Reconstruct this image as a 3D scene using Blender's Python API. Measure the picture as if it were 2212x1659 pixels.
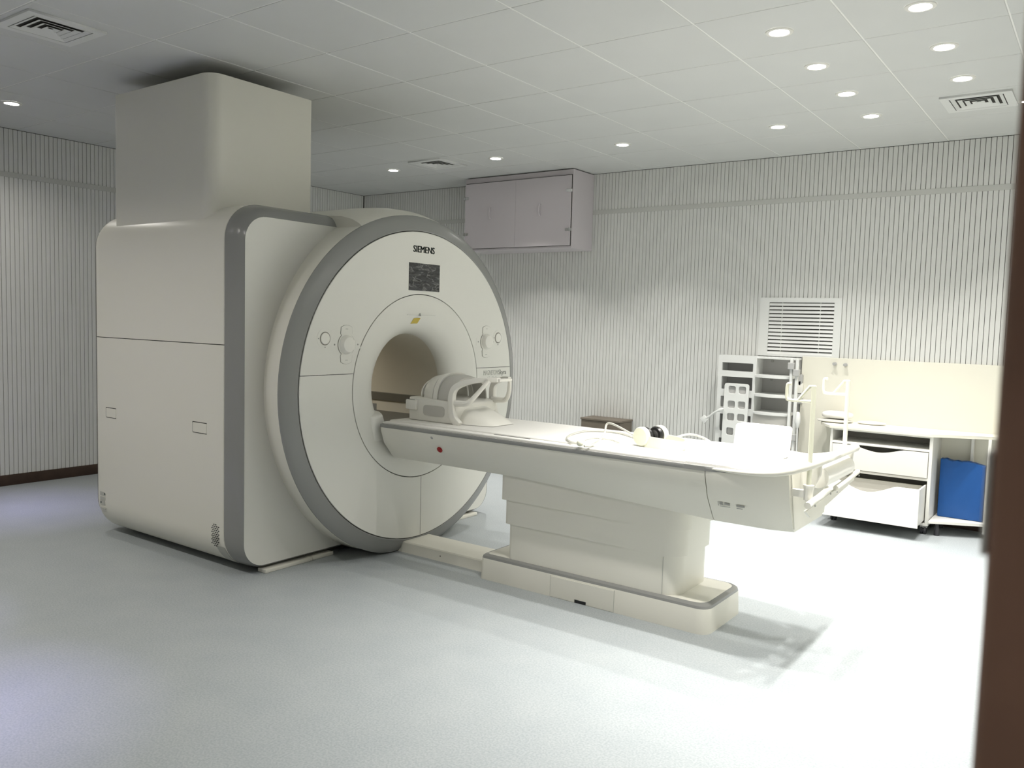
import bpy, bmesh, math, random
from mathutils import Vector, Matrix
random.seed(4)
PI = math.pi
scene = bpy.context.scene
for o in list(bpy.data.objects): bpy.data.objects.remove(o)
COL = scene.collection

# ---------------------------------------------------------------- camera
FPX = 1790.878
CAM = Vector((3.401, -3.748, 1.408))
ROWS = ((0.80855315, 0.58775806, 0.02796896),       # image right
        (0.06658649, -0.04416644, -0.99680267),      # image down
        (-0.58464351, 0.8078303, -0.07484766))       # forward
RV, DV, FV = (Vector(r) for r in ROWS)
cam = bpy.data.cameras.new('camera'); camo = bpy.data.objects.new('camera', cam); COL.objects.link(camo)
m = Matrix.Identity(4)
for i in range(3):
    m[i][0] = RV[i]; m[i][1] = -DV[i]; m[i][2] = -FV[i]; m[i][3] = CAM[i]
camo.matrix_world = m
cam.sensor_fit = 'HORIZONTAL'; cam.sensor_width = 36.0; cam.lens = FPX / 2212 * 36.0
cam.clip_start = 0.02; cam.clip_end = 60
cam.dof.use_dof = True; cam.dof.focus_distance = 5.0; cam.dof.aperture_fstop = 6.5
scene.camera = camo

# ---------------------------------------------------------------- world, exposure
w = bpy.data.worlds.new('world'); scene.world = w; w.use_nodes = True
w.node_tree.nodes['Background'].inputs[0].default_value = (0.9, 0.92, 1, 1)
w.node_tree.nodes['Background'].inputs[1].default_value = 0.45
scene.view_settings.view_transform = 'Standard'; scene.view_settings.look = 'None'
scene.view_settings.gamma = 1.0; scene.view_settings.use_curve_mapping = False
scene.view_settings.exposure = 0.34
LAMP_W = 9.0          # watts of one downlight

# a photo pixel gives a ray; the second argument says which surface it lies on
def ray(px): return RV * ((px[0] - 1106) / FPX) + DV * ((px[1] - 829.5) / FPX) + FV
def on(ax, px, v):
    d = ray(px); return CAM + d * ((v - CAM[ax]) / d[ax])
def atx(px, v): return on(0, px, v)
def aty(px, v): return on(1, px, v)
def atz(px, v): return on(2, px, v)

# ---------------------------------------------------------------- materials
def mat(name, col, rough=0.5, metal=0.0, noise=None, bump=None, emit=None, trans=0.0, coat=0.0, spec=0.5, ior=1.45):
    M = bpy.data.materials.new(name); M.use_nodes = True
    nt = M.node_tree; b = nt.nodes['Principled BSDF']
    b.inputs['Base Color'].default_value = (*col, 1); b.inputs['Roughness'].default_value = rough
    b.inputs['Metallic'].default_value = metal; b.inputs['Transmission Weight'].default_value = trans
    b.inputs['Coat Weight'].default_value = coat; b.inputs['Specular IOR Level'].default_value = spec
    b.inputs['IOR'].default_value = ior
    if emit: b.inputs['Emission Color'].default_value = (*emit[0], 1); b.inputs['Emission Strength'].default_value = emit[1]
    if noise or bump: tc = nt.nodes.new('ShaderNodeTexCoord')
    if noise:
        sc, amt = noise
        n = nt.nodes.new('ShaderNodeTexNoise'); n.inputs['Scale'].default_value = sc; n.inputs['Detail'].default_value = 3
        nt.links.new(tc.outputs['Object'], n.inputs['Vector'])
        r = nt.nodes.new('ShaderNodeValToRGB')
        r.color_ramp.elements[0].position = .3; r.color_ramp.elements[1].position = .7
        r.color_ramp.elements[0].color = (*[c * (1 - amt) for c in col], 1); r.color_ramp.elements[1].color = (*[min(1, c * (1 + amt)) for c in col], 1)
        nt.links.new(n.outputs['Fac'], r.inputs['Fac']); nt.links.new(r.outputs['Color'], b.inputs['Base Color'])
    if bump:
        sc, st, dist = bump
        n = nt.nodes.new('ShaderNodeTexNoise'); n.inputs['Scale'].default_value = sc; n.inputs['Detail'].default_value = 4
        nt.links.new(tc.outputs['Object'], n.inputs['Vector'])
        bp = nt.nodes.new('ShaderNodeBump'); bp.inputs['Strength'].default_value = st; bp.inputs['Distance'].default_value = dist
        nt.links.new(n.outputs['Fac'], bp.inputs['Height']); nt.links.new(bp.outputs['Normal'], b.inputs['Normal'])
    return M

M_white = mat('cover_white', (.76, .745, .665), .35, spec=.35)
M_panel = mat('panel_white', (.76, .755, .70), .38, spec=.35)
M_grey = mat('trim_grey', (.27, .272, .262), .24, spec=.5)
M_dark = mat('gap_dark', (.05, .048, .042), .8)
M_black = mat('black_plastic', (.015, .015, .015), .3)
M_bore = mat('bore_liner', (.74, .70, .60), .5)
M_rail = mat('bore_rail_grey', (.24, .23, .20), .5)
M_slat = mat('slat_paint', (.71, .715, .69), .5, noise=(3, .02))
M_back = mat('slat_backing', (.085, .082, .074), .9)
M_band = mat('slat_rail', (.56, .565, .535), .5)
M_tile = mat('ceiling_tile', (.645, .655, .64), .6, noise=(2.5, .015))
M_tbar = mat('ceiling_grid', (.88, .88, .85), .5)
M_base = mat('baseboard_brown', (.055, .032, .022), .5, noise=(8, .2))
M_plaster = mat('plaster', (.66, .66, .62), .7)
M_lilac = mat('lilac_laminate', (.60, .56, .585), .4)
M_chrome = mat('chrome', (.75, .75, .75), .15, 1.0)
M_steel = mat('brushed_steel', (.62, .61, .58), .35, 1.0)
M_wood = mat('door_wood', (.34, .19, .13), .45, noise=(6, .25))
M_lam = mat('white_laminate', (.80, .79, .74), .35)
M_cream = mat('cream_board', (.78, .76, .66), .45)
M_niche = mat('grey_laminate', (.46, .45, .42), .5)
M_blue = mat('blue_vinyl', (.008, .085, .31), .5, bump=(60, .15, .002))
M_rack = mat('rack_white', (.72, .73, .71), .4)
M_rackgrey = mat('rack_grey', (.44, .435, .425), .55)
M_clamp = mat('clamp_grey', (.42, .42, .41), .5)
M_tube = mat('clear_tubing', (.85, .85, .78), .12, trans=.55)
M_ivory = mat('ivory_plastic', (.82, .82, .66), .35)
M_coil = mat('coil_white', (.80, .79, .73), .3)
M_coilgrey = mat('coil_grey', (.52, .51, .47), .4)
M_pad = mat('pad_white', (.82, .81, .77), .5)
M_brownbox = mat('brown_board', (.17, .145, .115), .6, noise=(5, .1))
M_red = mat('red_button', (.30, .01, .012), .25)
M_yellow = mat('yellow_label', (.55, .42, .06), .5)
M_ink = mat('print_dark', (.03, .05, .045), .5)
M_ink2 = mat('print_grey', (.30, .30, .28), .5)
M_inklt = mat('print_light', (.48, .48, .44), .5)
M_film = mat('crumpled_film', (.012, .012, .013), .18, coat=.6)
M_paper = mat('paper_white', (.86, .85, .80), .6, bump=(25, .35, .006))
M_lens = mat('lamp_lens', (1, 1, 1), .4, emit=((1, .98, .95), 40.0))
M_rubber = mat('castor_rubber', (.04, .04, .045), .6)
M_vent = mat('vent_white', (.74, .75, .73), .45)

def floor_mat():
    M = bpy.data.materials.new('vinyl_floor'); M.use_nodes = True; nt = M.node_tree; b = nt.nodes['Principled BSDF']
    tc = nt.nodes.new('ShaderNodeTexCoord')
    n1 = nt.nodes.new('ShaderNodeTexNoise'); n1.inputs['Scale'].default_value = 130; n1.inputs['Detail'].default_value = 3
    n2 = nt.nodes.new('ShaderNodeTexNoise'); n2.inputs['Scale'].default_value = 5; n2.inputs['Detail'].default_value = 6
    for n in (n1, n2): nt.links.new(tc.outputs['Object'], n.inputs['Vector'])
    r1 = nt.nodes.new('ShaderNodeValToRGB'); e = r1.color_ramp.elements
    e[0].position = .36; e[0].color = (.345, .378, .392, 1); e[1].position = .62; e[1].color = (.435, .462, .470, 1)
    r2 = nt.nodes.new('ShaderNodeValToRGB'); e = r2.color_ramp.elements
    e[0].position = .3; e[0].color = (.93, .94, .95, 1); e[1].position = .7; e[1].color = (1, 1, 1, 1)
    mx = nt.nodes.new('ShaderNodeMix'); mx.data_type = 'RGBA'; mx.blend_type = 'MULTIPLY'; mx.inputs[0].default_value = 1
    nt.links.new(n1.outputs['Fac'], r1.inputs['Fac']); nt.links.new(n2.outputs['Fac'], r2.inputs['Fac'])
    nt.links.new(r1.outputs['Color'], mx.inputs[6]); nt.links.new(r2.outputs['Color'], mx.inputs[7])
    nt.links.new(mx.outputs[2], b.inputs['Base Color'])
    b.inputs['Roughness'].default_value = .42; b.inputs['Specular IOR Level'].default_value = .4
    return M
M_floor = floor_mat()

def screen_mat():
    # black display under wrinkled protective film
    nt = M_film.node_tree; b = nt.nodes['Principled BSDF']
    tc = nt.nodes.new('ShaderNodeTexCoord'); mp = nt.nodes.new('ShaderNodeMapping'); mp.inputs['Rotation'].default_value = (.5, 0, .3); mp.inputs['Scale'].default_value = (1, .28, 1)
    n = nt.nodes.new('ShaderNodeTexNoise'); n.inputs['Scale'].default_value = 26; n.inputs['Detail'].default_value = 2; n.inputs['Distortion'].default_value = 2.2
    bp = nt.nodes.new('ShaderNodeBump'); bp.inputs['Strength'].default_value = .9; bp.inputs['Distance'].default_value = .02
    nt.links.new(tc.outputs['Object'], mp.inputs['Vector']); nt.links.new(mp.outputs['Vector'], n.inputs['Vector'])
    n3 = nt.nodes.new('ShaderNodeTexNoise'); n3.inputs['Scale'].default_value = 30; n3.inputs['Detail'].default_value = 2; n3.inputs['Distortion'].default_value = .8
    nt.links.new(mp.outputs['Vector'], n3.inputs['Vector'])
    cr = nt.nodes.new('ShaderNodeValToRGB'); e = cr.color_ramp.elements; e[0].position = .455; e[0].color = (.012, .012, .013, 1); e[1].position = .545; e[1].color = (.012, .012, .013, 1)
    mid = e.new(.5); mid.color = (.14, .14, .135, 1)  # pale streaks: sheen on the film wrinkles painted into the base colour
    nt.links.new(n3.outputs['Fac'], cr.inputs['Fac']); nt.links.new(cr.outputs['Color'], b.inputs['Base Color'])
    nt.links.new(n.outputs['Fac'], bp.inputs['Height']); nt.links.new(bp.outputs['Normal'], b.inputs['Normal'])
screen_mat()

# ---------------------------------------------------------------- mesh helpers
def BM(): return bmesh.new()
def box(bm, x0, x1, y0, y1, z0, z1):
    r = bmesh.ops.create_cube(bm, size=1.0)
    for v in r['verts']: v.co = Vector(((x0 + x1) / 2 + v.co.x * (x1 - x0), (y0 + y1) / 2 + v.co.y * (y1 - y0), (z0 + z1) / 2 + v.co.z * (z1 - z0)))
    return r['verts']
def bevel(bm, verts=None, w=.004, seg=2):
    es = bm.edges[:] if verts is None else [e for e in bm.edges if all(v in verts for v in e.verts)]
    bmesh.ops.bevel(bm, geom=es, offset=w, segments=seg, profile=.5, affect='EDGES', clamp_overlap=True)
def rbox(x0, x1, y0, y1, z0, z1, w=.004, seg=2):
    bm = BM(); box(bm, x0, x1, y0, y1, z0, z1); bevel(bm, None, w, seg); return bm
def loft(bm, rings, closed=True, cap0=False, cap1=False):
    vs = [[bm.verts.new(p) for p in r] for r in rings]
    n = len(rings[0])
    for a, b in zip(vs[:-1], vs[1:]):
        for i in range(n if closed else n - 1):
            j = (i + 1) % n
            try: bm.faces.new((a[i], a[j], b[j], b[i]))
            except ValueError: pass
    if cap0: bm.faces.new(vs[0][::-1])
    if cap1: bm.faces.new(vs[-1])
    return vs
def prism(bm, poly, z0, z1, f=lambda x, y, z: (x, y, z)):
    a = [bm.verts.new(f(x, y, z0)) for x, y in poly]; b = [bm.verts.new(f(x, y, z1)) for x, y in poly]
    n = len(poly); bm.faces.new(a[::-1]); bm.faces.new(b)
    for i in range(n): bm.faces.new((a[i], a[(i + 1) % n], b[(i + 1) % n], b[i]))
FX = lambda x, y, z: (z, x, y)      # polygon in the YZ plane, extruded along X
FY = lambda x, y, z: (x, z, y)      # polygon in the XZ plane, extruded along Y
def rrect(x0, x1, y0, y1, r, n=6):
    if not isinstance(r, (list, tuple)): r = [r] * 4      # corners: ++ -+ -- +-
    out = []
    for k, (cx, cy) in enumerate(((x1, y1), (x0, y1), (x0, y0), (x1, y0))):
        rr = r[k]; sx = -1 if k in (0, 3) else 1; sy = -1 if k in (0, 1) else 1
        for i in range(n + 1):
            a = PI / 2 * k + PI / 2 * i / n
            out.append((cx + sx * rr + rr * math.cos(a), cy + sy * rr + rr * math.sin(a)))
    return out
def tube(bm, pts, r, n=10, caps=True):
    pts = [Vector(p) for p in pts]; rs = r if isinstance(r, (list, tuple)) else [r] * len(pts)
    t0 = (pts[1] - pts[0]).normalized(); up = Vector((0, 0, 1)) if abs(t0.z) < .9 else Vector((1, 0, 0))
    u = t0.cross(up).normalized(); rings = []
    for i, p in enumerate(pts):
        t = (pts[min(i + 1, len(pts) - 1)] - pts[max(i - 1, 0)]).normalized()
        u = (u - t * u.dot(t)).normalized(); v = t.cross(u)
        rings.append([p + (u * math.cos(2 * PI * k / n) + v * math.sin(2 * PI * k / n)) * rs[i] for k in range(n)])
    loft(bm, rings, True, caps, caps)
def smooth_path(pts, k=6):
    pts = [Vector(p) for p in pts]; out = []
    for i in range(len(pts) - 1):
        p0 = pts[max(i - 1, 0)]; p1 = pts[i]; p2 = pts[i + 1]; p3 = pts[min(i + 2, len(pts) - 1)]
        for j in range(k):
            t = j / k
            out.append(.5 * ((2 * p1) + (p2 - p0) * t + (2 * p0 - 5 * p1 + 4 * p2 - p3) * t * t + (3 * p1 - p0 - 3 * p2 + p3) * t ** 3))
    out.append(pts[-1]); return out
def lathe(bm, prof, n=32, ax='x', c=(0, 0, 0)):
    # prof: list of (position along axis, radius)
    rings = []
    for t, r in prof:
        ring = []
        for k in range(n):
            a = 2 * PI * k / n; p, q_ = r * math.cos(a), r * math.sin(a)
            v = {'x': (t, p, q_), 'y': (p, t, q_), 'z': (p, q_, t)}[ax]
            ring.append((v[0] + c[0], v[1] + c[1], v[2] + c[2]))
        rings.append(ring)
    loft(bm, rings, True, prof[0][1] > 1e-6, prof[-1][1] > 1e-6)
def plate(outer, holes, th, f, bev=0.0):
    # flat plate with holes cut through it: f(u, v, w) -> world
    cu = bpy.data.curves.new('tmp', 'CURVE'); cu.dimensions = '2D'; cu.fill_mode = 'BOTH'; cu.extrude = th / 2; cu.bevel_depth = bev
    for poly in [outer] + holes:
        s = cu.splines.new('POLY'); s.points.add(len(poly) - 1); s.use_cyclic_u = True
        for p, (x, y) in zip(s.points, poly): p.co = (x, y, 0, 1)
    o = bpy.data.objects.new('tmp', cu); COL.objects.link(o)
    me = bpy.data.meshes.new_from_object(o.evaluated_get(bpy.context.evaluated_depsgraph_get()))
    bm = BM(); bm.from_mesh(me); bpy.data.objects.remove(o); bpy.data.curves.remove(cu); bpy.data.meshes.remove(me)
    for v in bm.verts: v.co = Vector(f(v.co.x, v.co.y, v.co.z))
    return bm
def text_bm(body, size, f, th=.0006, off=0.0, width=None):
    cu = bpy.data.curves.new('tmp', 'FONT'); cu.body = body; cu.size = size; cu.extrude = th; cu.offset = off; cu.resolution_u = 4
    o = bpy.data.objects.new('tmp', cu); COL.objects.link(o)
    me = bpy.data.meshes.new_from_object(o.evaluated_get(bpy.context.evaluated_depsgraph_get()))
    bm = BM(); bm.from_mesh(me); bpy.data.objects.remove(o); bpy.data.curves.remove(cu); bpy.data.meshes.remove(me)
    x1 = max(v.co.x for v in bm.verts); x0 = min(v.co.x for v in bm.verts)
    s = width / (x1 - x0) if width else 1
    for v in bm.verts: v.co = Vector(f((v.co.x - x0) * s, v.co.y, v.co.z))
    return bm
def rootloc(p):
    l = Vector()
    while p is not None: l = l + p.location; p = p.parent
    return l
def obj(name, bm, material, parent=None, smooth=30, recalc=True):
    if recalc: bmesh.ops.recalc_face_normals(bm, faces=bm.faces[:])
    if smooth is not None:
        ang = math.radians(smooth)
        for f in bm.faces: f.smooth = True
        for e in bm.edges:
            if len(e.link_faces) != 2 or e.calc_face_angle(0) > ang: e.smooth = False
    off = rootloc(parent)
    if off.length > 0: bmesh.ops.translate(bm, verts=bm.verts[:], vec=-off)
    me = bpy.data.meshes.new(name); bm.to_mesh(me); bm.free(); me.materials.append(material)
    o = bpy.data.objects.new(name, me); COL.objects.link(o)
    if parent is not None: o.parent = parent
    return o
def link_copy(src, parent, loc):
    c = src.copy(); COL.objects.link(c); c.parent = parent; c.location = loc; return c
def tag(o, label, cat, group=None):
    o['label'] = label; o['category'] = cat
    if group: o['group'] = group
    return o
def thing(name, label, cat, loc=(0, 0, 0), group=None):
    o = bpy.data.objects.new(name, None); COL.objects.link(o); o.location = loc; o.empty_display_size = .1
    return tag(o, label, cat, group)
def structure(o): o['kind'] = 'structure'; return o
def one(name, bm, material, label, cat, group=None, smooth=30):
    # single-mesh thing: origin moved to the centre of its base
    zs = [v.co.z for v in bm.verts]; xs = [v.co.x for v in bm.verts]; ys = [v.co.y for v in bm.verts]
    c = Vector(((min(xs) + max(xs)) / 2, (min(ys) + max(ys)) / 2, min(zs)))
    bmesh.ops.translate(bm, verts=bm.verts[:], vec=-c)
    o = obj(name, bm, material, None, smooth); o.location = c
    return tag(o, label, cat, group)

# ---------------------------------------------------------------- room shell
XL, XR, YB, YF, H = -3.64, 3.385, 2.995, -4.60, 2.79
bm = BM(); box(bm, XL - .1, 5.2, YF - .1, YB + .1, -.10, 0)
structure(obj('floor', bm, M_floor))
bm = BM(); box(bm, XL - .1, 5.2, YF - .1, YB + .1, H + .0025, H + .12)
ceiling = structure(obj('ceiling', bm, M_tbar))
# 600 mm metal tiles, one object each
T = .6; GX, GY = 2.34, -.12; gap = .007
def tile_mesh(x0, x1, y0, y1):
    b = BM(); box(b, x0, x1, y0, y1, 0, .0045)
    low = [v for v in b.verts if v.co.z < .002]
    bmesh.ops.bevel(b, geom=[e for e in b.edges if all(v in low for v in e.verts)], offset=.002, segments=1, affect='EDGES')
    return b
cache = {}
ix0 = math.floor((XL - GX) / T); ix1 = math.ceil((XR - GX) / T); iy0 = math.floor((YF - GY) / T); iy1 = math.ceil((YB - GY) / T)
for i in range(ix0, ix1):
    for j in range(iy0, iy1):
        cx, cy = GX + (i + .5) * T, GY + (j + .5) * T
        x0 = max(GX + i * T + gap / 2, XL + .012) - cx; x1 = min(GX + (i + 1) * T - gap / 2, XR - .002) - cx
        y0 = max(GY + j * T + gap / 2, YF + .002) - cy; y1 = min(GY + (j + 1) * T - gap / 2, YB - .012) - cy
        if x1 - x0 < .03 or y1 - y0 < .03: continue
        key = tuple(round(v, 4) for v in (x0, x1, y0, y1))
        if key not in cache:
            o = obj('ceiling_tile', tile_mesh(x0, x1, y0, y1), M_tile, ceiling); o.location = (cx, cy, H); cache[key] = o
        else: link_copy(cache[key], ceiling, (cx, cy, H))
# walls with vertical slats
bm = BM(); box(bm, XL - .1, XR + .3, YB, YB + .1, 0, H + .01); wall_back = structure(obj('wall_back', bm, M_back))
bm = BM(); box(bm, XL - .1, XL, YF - .1, YB, 0, H + .01); wall_left = structure(obj('wall_left', bm, M_back))
PITCH, SW, SD = .0335, .0300, .011
def slat_bm(along_x):
    b = BM()
    if along_x: box(b, -SW / 2, SW / 2, -SD, 0, .085, H - .003)
    else: box(b, 0, SD, -SW / 2, SW / 2, .085, H - .003)
    bevel(b, None, .0012, 1); return b
s = obj('slat', slat_bm(True), M_slat, wall_back); x = 2.308 + PITCH / 2 + 32 * PITCH
while x > XR - .02: x -= PITCH
s.location = (x, YB, 0); x -= PITCH
while x > XL + SD + .016: link_copy(s, wall_back, (x, YB, 0)); x -= PITCH
s = obj('slat', slat_bm(False), M_slat, wall_left); y = YB - SD - .02
s.location = (XL, y, 0); y -= PITCH
while y > YF + .02: link_copy(s, wall_left, (XL, y, 0)); y -= PITCH
RZ0, RZ1 = 2.418, 2.458
obj('rail', rbox(XL + .02, XR, YB - SD - .004, YB - SD, RZ0, RZ1, .001, 1), M_band, wall_back)
obj('rail', rbox(XL + SD, XL + SD + .004, YF, YB - .02, RZ0, RZ1, .001, 1), M_band, wall_left)
structure(obj('baseboard_back', rbox(XL + .018, XR, YB - .018, YB - .0005, 0, .085, .003), M_base))
structure(obj('baseboard_left', rbox(XL + .0005, XL + .018, YF, YB - .001, 0, .085, .003), M_base))
bm = BM(); box(bm, XL - .1, 5.2, YF - .1, YF, 0, H + .01); structure(obj('wall_front', bm, M_plaster))
DY0, DY1, DH = -4.30, -3.30, 2.12
bm = BM(); box(bm, XR, XR + .22, DY1 + .10, YB, 0, H + .01); box(bm, XR, XR + .22, YF, DY0 - .10, 0, H + .01); box(bm, XR, XR + .22, DY0 - .10, DY1 + .10, DH + .10, H + .01)
structure(obj('wall_right', bm, M_plaster))
# brown door lining the photograph is taken past
lining = structure(bpy.data.objects.new('door_1', None)); COL.objects.link(lining)
obj('jamb', rbox(3.358, 3.63, DY1, DY1 + .10, 0, DH, .006, 3), M_wood, lining)
obj('jamb', rbox(3.358, 3.63, DY0 - .10, DY0, 0, DH, .006, 3), M_wood, lining)
obj('head', rbox(3.358, 3.63, DY0 - .10, DY1 + .10, DH, DH + .10, .006, 3), M_wood, lining)
kp = obj('strike_plate', rbox(3.3550, 3.358, DY1 + .004, DY1 + .03, 1.302, 1.352, .001), M_lam, lining); kp['label'] = 'small bright metal strike plate'

# ---------------------------------------------------------------- downlights
def cell(i, j): return (GX + (i + .5) * T, GY + (j + .5) * T)
spots = {}
def add_spots(lst, group, label, tint, k=1.0, sp=92, beam=0):
    for (x, y) in lst:
        r = thing('downlight', label, 'downlight', (x, y, H), group)
        b = BM(); lathe(b, [(H - .0002, .040), (H - .0060, .046), (H - .0068, .054), (H - .0045, .062), (H - .0002, .064)], 28, 'z', (x, y, 0)); 
        for f_ in [f for f in b.faces if len(f.verts) > 4]: b.faces.remove(f_)
        obj('trim_ring', b, M_lam, r)
        b = BM(); lathe(b, [(H - .0004, .044), (H - .0035, .043), (H - .0045, .030), (H - .0048, 0)], 28, 'z', (x, y, 0)); obj('lens', b, M_lens, r)
        li = bpy.data.lights.new('lamp', 'AREA'); li.shape = 'DISK'; li.size = .07; li.energy = LAMP_W * k; li.spread = math.radians(sp); li.color = tint
        lo = bpy.data.objects.new('lamp', li); COL.objects.link(lo); lo.parent = r; lo.location = (0, 0, -.0075)
        if beam:   # tight bluish core of the beam that makes the pools on the floor
            li = bpy.data.lights.new('lamp_beam', 'AREA'); li.shape = 'DISK'; li.size = .05; li.energy = beam; li.spread = math.radians(36); li.color = (.60, .54, 1.0)
            lo = bpy.data.objects.new('lamp_beam', li); COL.objects.link(lo); lo.parent = r; lo.location = (0, 0, -.009)
warm = (1, .97, .925); cool = (1.0, .955, .88)
ORD = ('first', 'second', 'third', 'fourth', 'fifth', 'sixth')
for n_, y_ in zip(ORD, (1.98, 1.38, .78, .18, -.42, -1.02)):
    add_spots([(2.04, y_)], 'downlights above the table foot', n_ + ' round downlight from the slatted back wall in the row above the table foot', warm, .76)
for n_, y_ in zip(ORD, (1.38, .78, .18, -.42, -1.02)):
    add_spots([(2.64, y_)], 'downlights in line with the vent by the desk', n_ + ' round downlight out from the square vent above the low drawer cabinet', warm, .76)
add_spots([(2.905, 2.06)], None, 'small round downlight right beside the corner of the square ceiling vent', warm)
for (x_, y_), l_ in zip(((1.44, 1.98), (.24, 1.98), (-.96, 1.95), (-2.16, 1.95)), ('round downlight above the louvred wall vent, along the slatted back wall', 'round downlight on the wall vent side of the lilac cupboard', 'round downlight between the small ceiling vent and the lilac cupboard', 'round downlight in the far corner past the small ceiling vent')):
    add_spots([(x_, y_)], 'downlights along the back wall', l_, warm)
add_spots([(-2.75, -1.12)], None, 'lone round downlight beside the tall white cover above the scanner', cool, .6, 140, 1.2)
for x_, l_ in ((-2.16, 'behind the scanner flank'), (-.96, 'beside the scanner flank'), (.24, 'beside the scanner face')):
    add_spots([(x_, -2.82)], 'downlights along the front wall', 'round downlight near the plain front wall, ' + l_, cool, .95, 140, 2.2)

# ---------------------------------------------------------------- ceiling vents
def vent(cx, cy, label):
    r = thing('ceiling_vent', label, 'vent', (cx, cy, H), 'square ceiling vents'); a = .185
    fxy = lambda u, v, w_: (cx + u, cy + v, H - .006 + w_)
    sq = lambda s_: [(-s_, -s_), (s_, -s_), (s_, s_), (-s_, s_)]
    obj('frame', plate(sq(a), [sq(a - .045)], .011, fxy), M_vent, r, None)
    b = BM(); box(b, cx - a + .02, cx + a - .02, cy - a + .02, cy + a - .02, H - .0025, H - .0008); obj('back_plate', b, M_dark, r, None)
    for k in range(4):
        so = a - .050 - k * .034; b = BM()
        zs = [H - .0105, H - .003, H - .0042, H - .0118]; ss = [so, so - .020, so - .021, so - .001]
        ss = [max(.002, q_) for q_ in ss]
        loft(b, [[(cx + u, cy + v, z_) for u, v in sq(s_)] for z_, s_ in zip(zs, ss)] + [[(cx + u, cy + v, zs[0]) for u, v in sq(ss[0])]])
        obj('louver', b, M_vent, r, None)
vent(-.945, -1.705, 'square four-way ceiling vent on the scanner flank side of the tall cover')
vent(-1.56, 1.89, 'square four-way ceiling vent between two downlights near the lilac wall cupboard')
vent(2.655, 1.915, 'square four-way ceiling vent above the low drawer cabinet and desk')

# ---------------------------------------------------------------- MRI scanner
ZC, R1, RS = 1.002, .93, .5535
scan = thing('mri_scanner', 'large white and grey MRI scanner with round bore and rounded square body', 'MRI scanner', (-.9, 0, 0))
HW, ZT, ZB, RC, ZS = 1.085, 2.0, .015, .20, 1.2425
XB0, XB1, XP = -1.79, -.418, -.28
RF = .55
def half_ring(X, hw, zt, zb, r, up, n=10):
    out = []; rf = r + RF - RC
    if up:
        out.append((X, hw, ZS + .002))
        for i in range(n + 1): a = PI / 2 * i / n; out.append((X, hw - rf + rf * math.cos(a), zt - rf + rf * math.sin(a)))
        for i in range(n + 1): a = PI / 2 + PI / 2 * i / n; out.append((X, -hw + r + r * math.cos(a), zt - r + r * math.sin(a)))
        out.append((X, -hw, ZS + .002))
    else:
        out.append((X, -hw, ZS - .002))
        for i in range(n + 1): a = PI + PI / 2 * i / n; out.append((X, -hw + r + r * math.cos(a), zb + r + r * math.sin(a)))
        for i in range(n + 1): a = 1.5 * PI + PI / 2 * i / n; out.append((X, hw - r + r * math.cos(a), zb + r + r * math.sin(a)))
        out.append((X, hw, ZS - .002))
    return out
def body_rings(up, d0=0.0):
    st = [(XB0, .075), (XB0 + .008, .045), (XB0 + .03, .018), (XB0 + .07, .003), (XB0 + .10, 0), (XB1 - .003, 0), (XB1, .003), (XB1 + .001, .02)]
    return [half_ring(X, HW - d - d0, ZT - d - d0, ZB + d + d0, RC - d - d0, up) for X, d in st]
b = BM(); loft(b, body_rings(True), False); obj('upper_cover', b, M_white, scan)
b = BM(); loft(b, body_rings(False), False); obj('lower_cover', b, M_white, scan)
# dark core seen in the joints, rear wall with the bore opening
full = lambda X, d: half_ring(X, HW - d, ZT - d, ZB + d, RC - d, True) + half_ring(X, HW - d, ZT - d, ZB + d, RC - d, False)
b = BM(); loft(b, [full(XB0 + .012, .025), full(XB1 + .002, .012)], True); obj('core', b, M_dark, scan)
out = full(XB0 + .004, .05); inner = []
for (X, yy, zz) in out:
    a = math.atan2(zz - ZC, yy); inner.append((X, .33 * math.cos(a), ZC + .33 * math.sin(a)))
b = BM(); loft(b, [out, inner], True); obj('rear_panel', b, M_panel, scan)
# grey frame band on the front bevel; stops at the hood on top
def band_ring(X, hw, zt, zb, r, ycut, n=12):
    pts = [(X, -ycut, zt)]; rf = r + RF - RC
    for i in range(n + 1): a = PI / 2 + PI / 2 * i / n; pts.append((X, -hw + r + r * math.cos(a), zt - r + r * math.sin(a)))
    for i in range(n + 1): a = PI + PI / 2 * i / n; pts.append((X, -hw + r + r * math.cos(a), zb + r + r * math.sin(a)))
    for i in range(n + 1): a = 1.5 * PI + PI / 2 * i / n; pts.append((X, hw - r + r * math.cos(a), zb + r + r * math.sin(a)))
    for i in range(n + 1): a = PI / 2 * i / n; pts.append((X, hw - rf + rf * math.cos(a), zt - rf + rf * math.sin(a)))
    pts.append((X, ycut, zt)); return pts
bst = [(-.414, .003), (-.412, .0), (-.40, 0.0), (-.36, .08), (-.32, .30), (-.295, .62), (-.283, .9), (-.279, 1.0), (-.283, 1.03)]
rings = [band_ring(X, HW - .028 * t, ZT - .074 * t, ZB + .030 * t, RC - .065 * t, .41) for X, t in bst]
b = BM(); loft(b, rings, False); obj('frame_band', b, M_grey, scan)
b = BM(); loft(b, [[(X, yy, ZT - .074 * t - .0005) for yy in (-.41, .41)] for X, t in bst], False); obj('band_filler', b, M_white, scan)
poly = [(yy, zz) for X, yy, zz in band_ring(0, HW - .0285, ZT - .0745, ZB + .0305, RC - .066, .41)]
obj('front_panel', plate(poly, [[(.60 * math.cos(2 * PI * k / 48), ZC + .60 * math.sin(2 * PI * k / 48)) for k in range(48)]], .02, lambda u, v, w_: (XP - .011 + w_, u, v)), M_panel, scan, 20)
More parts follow.
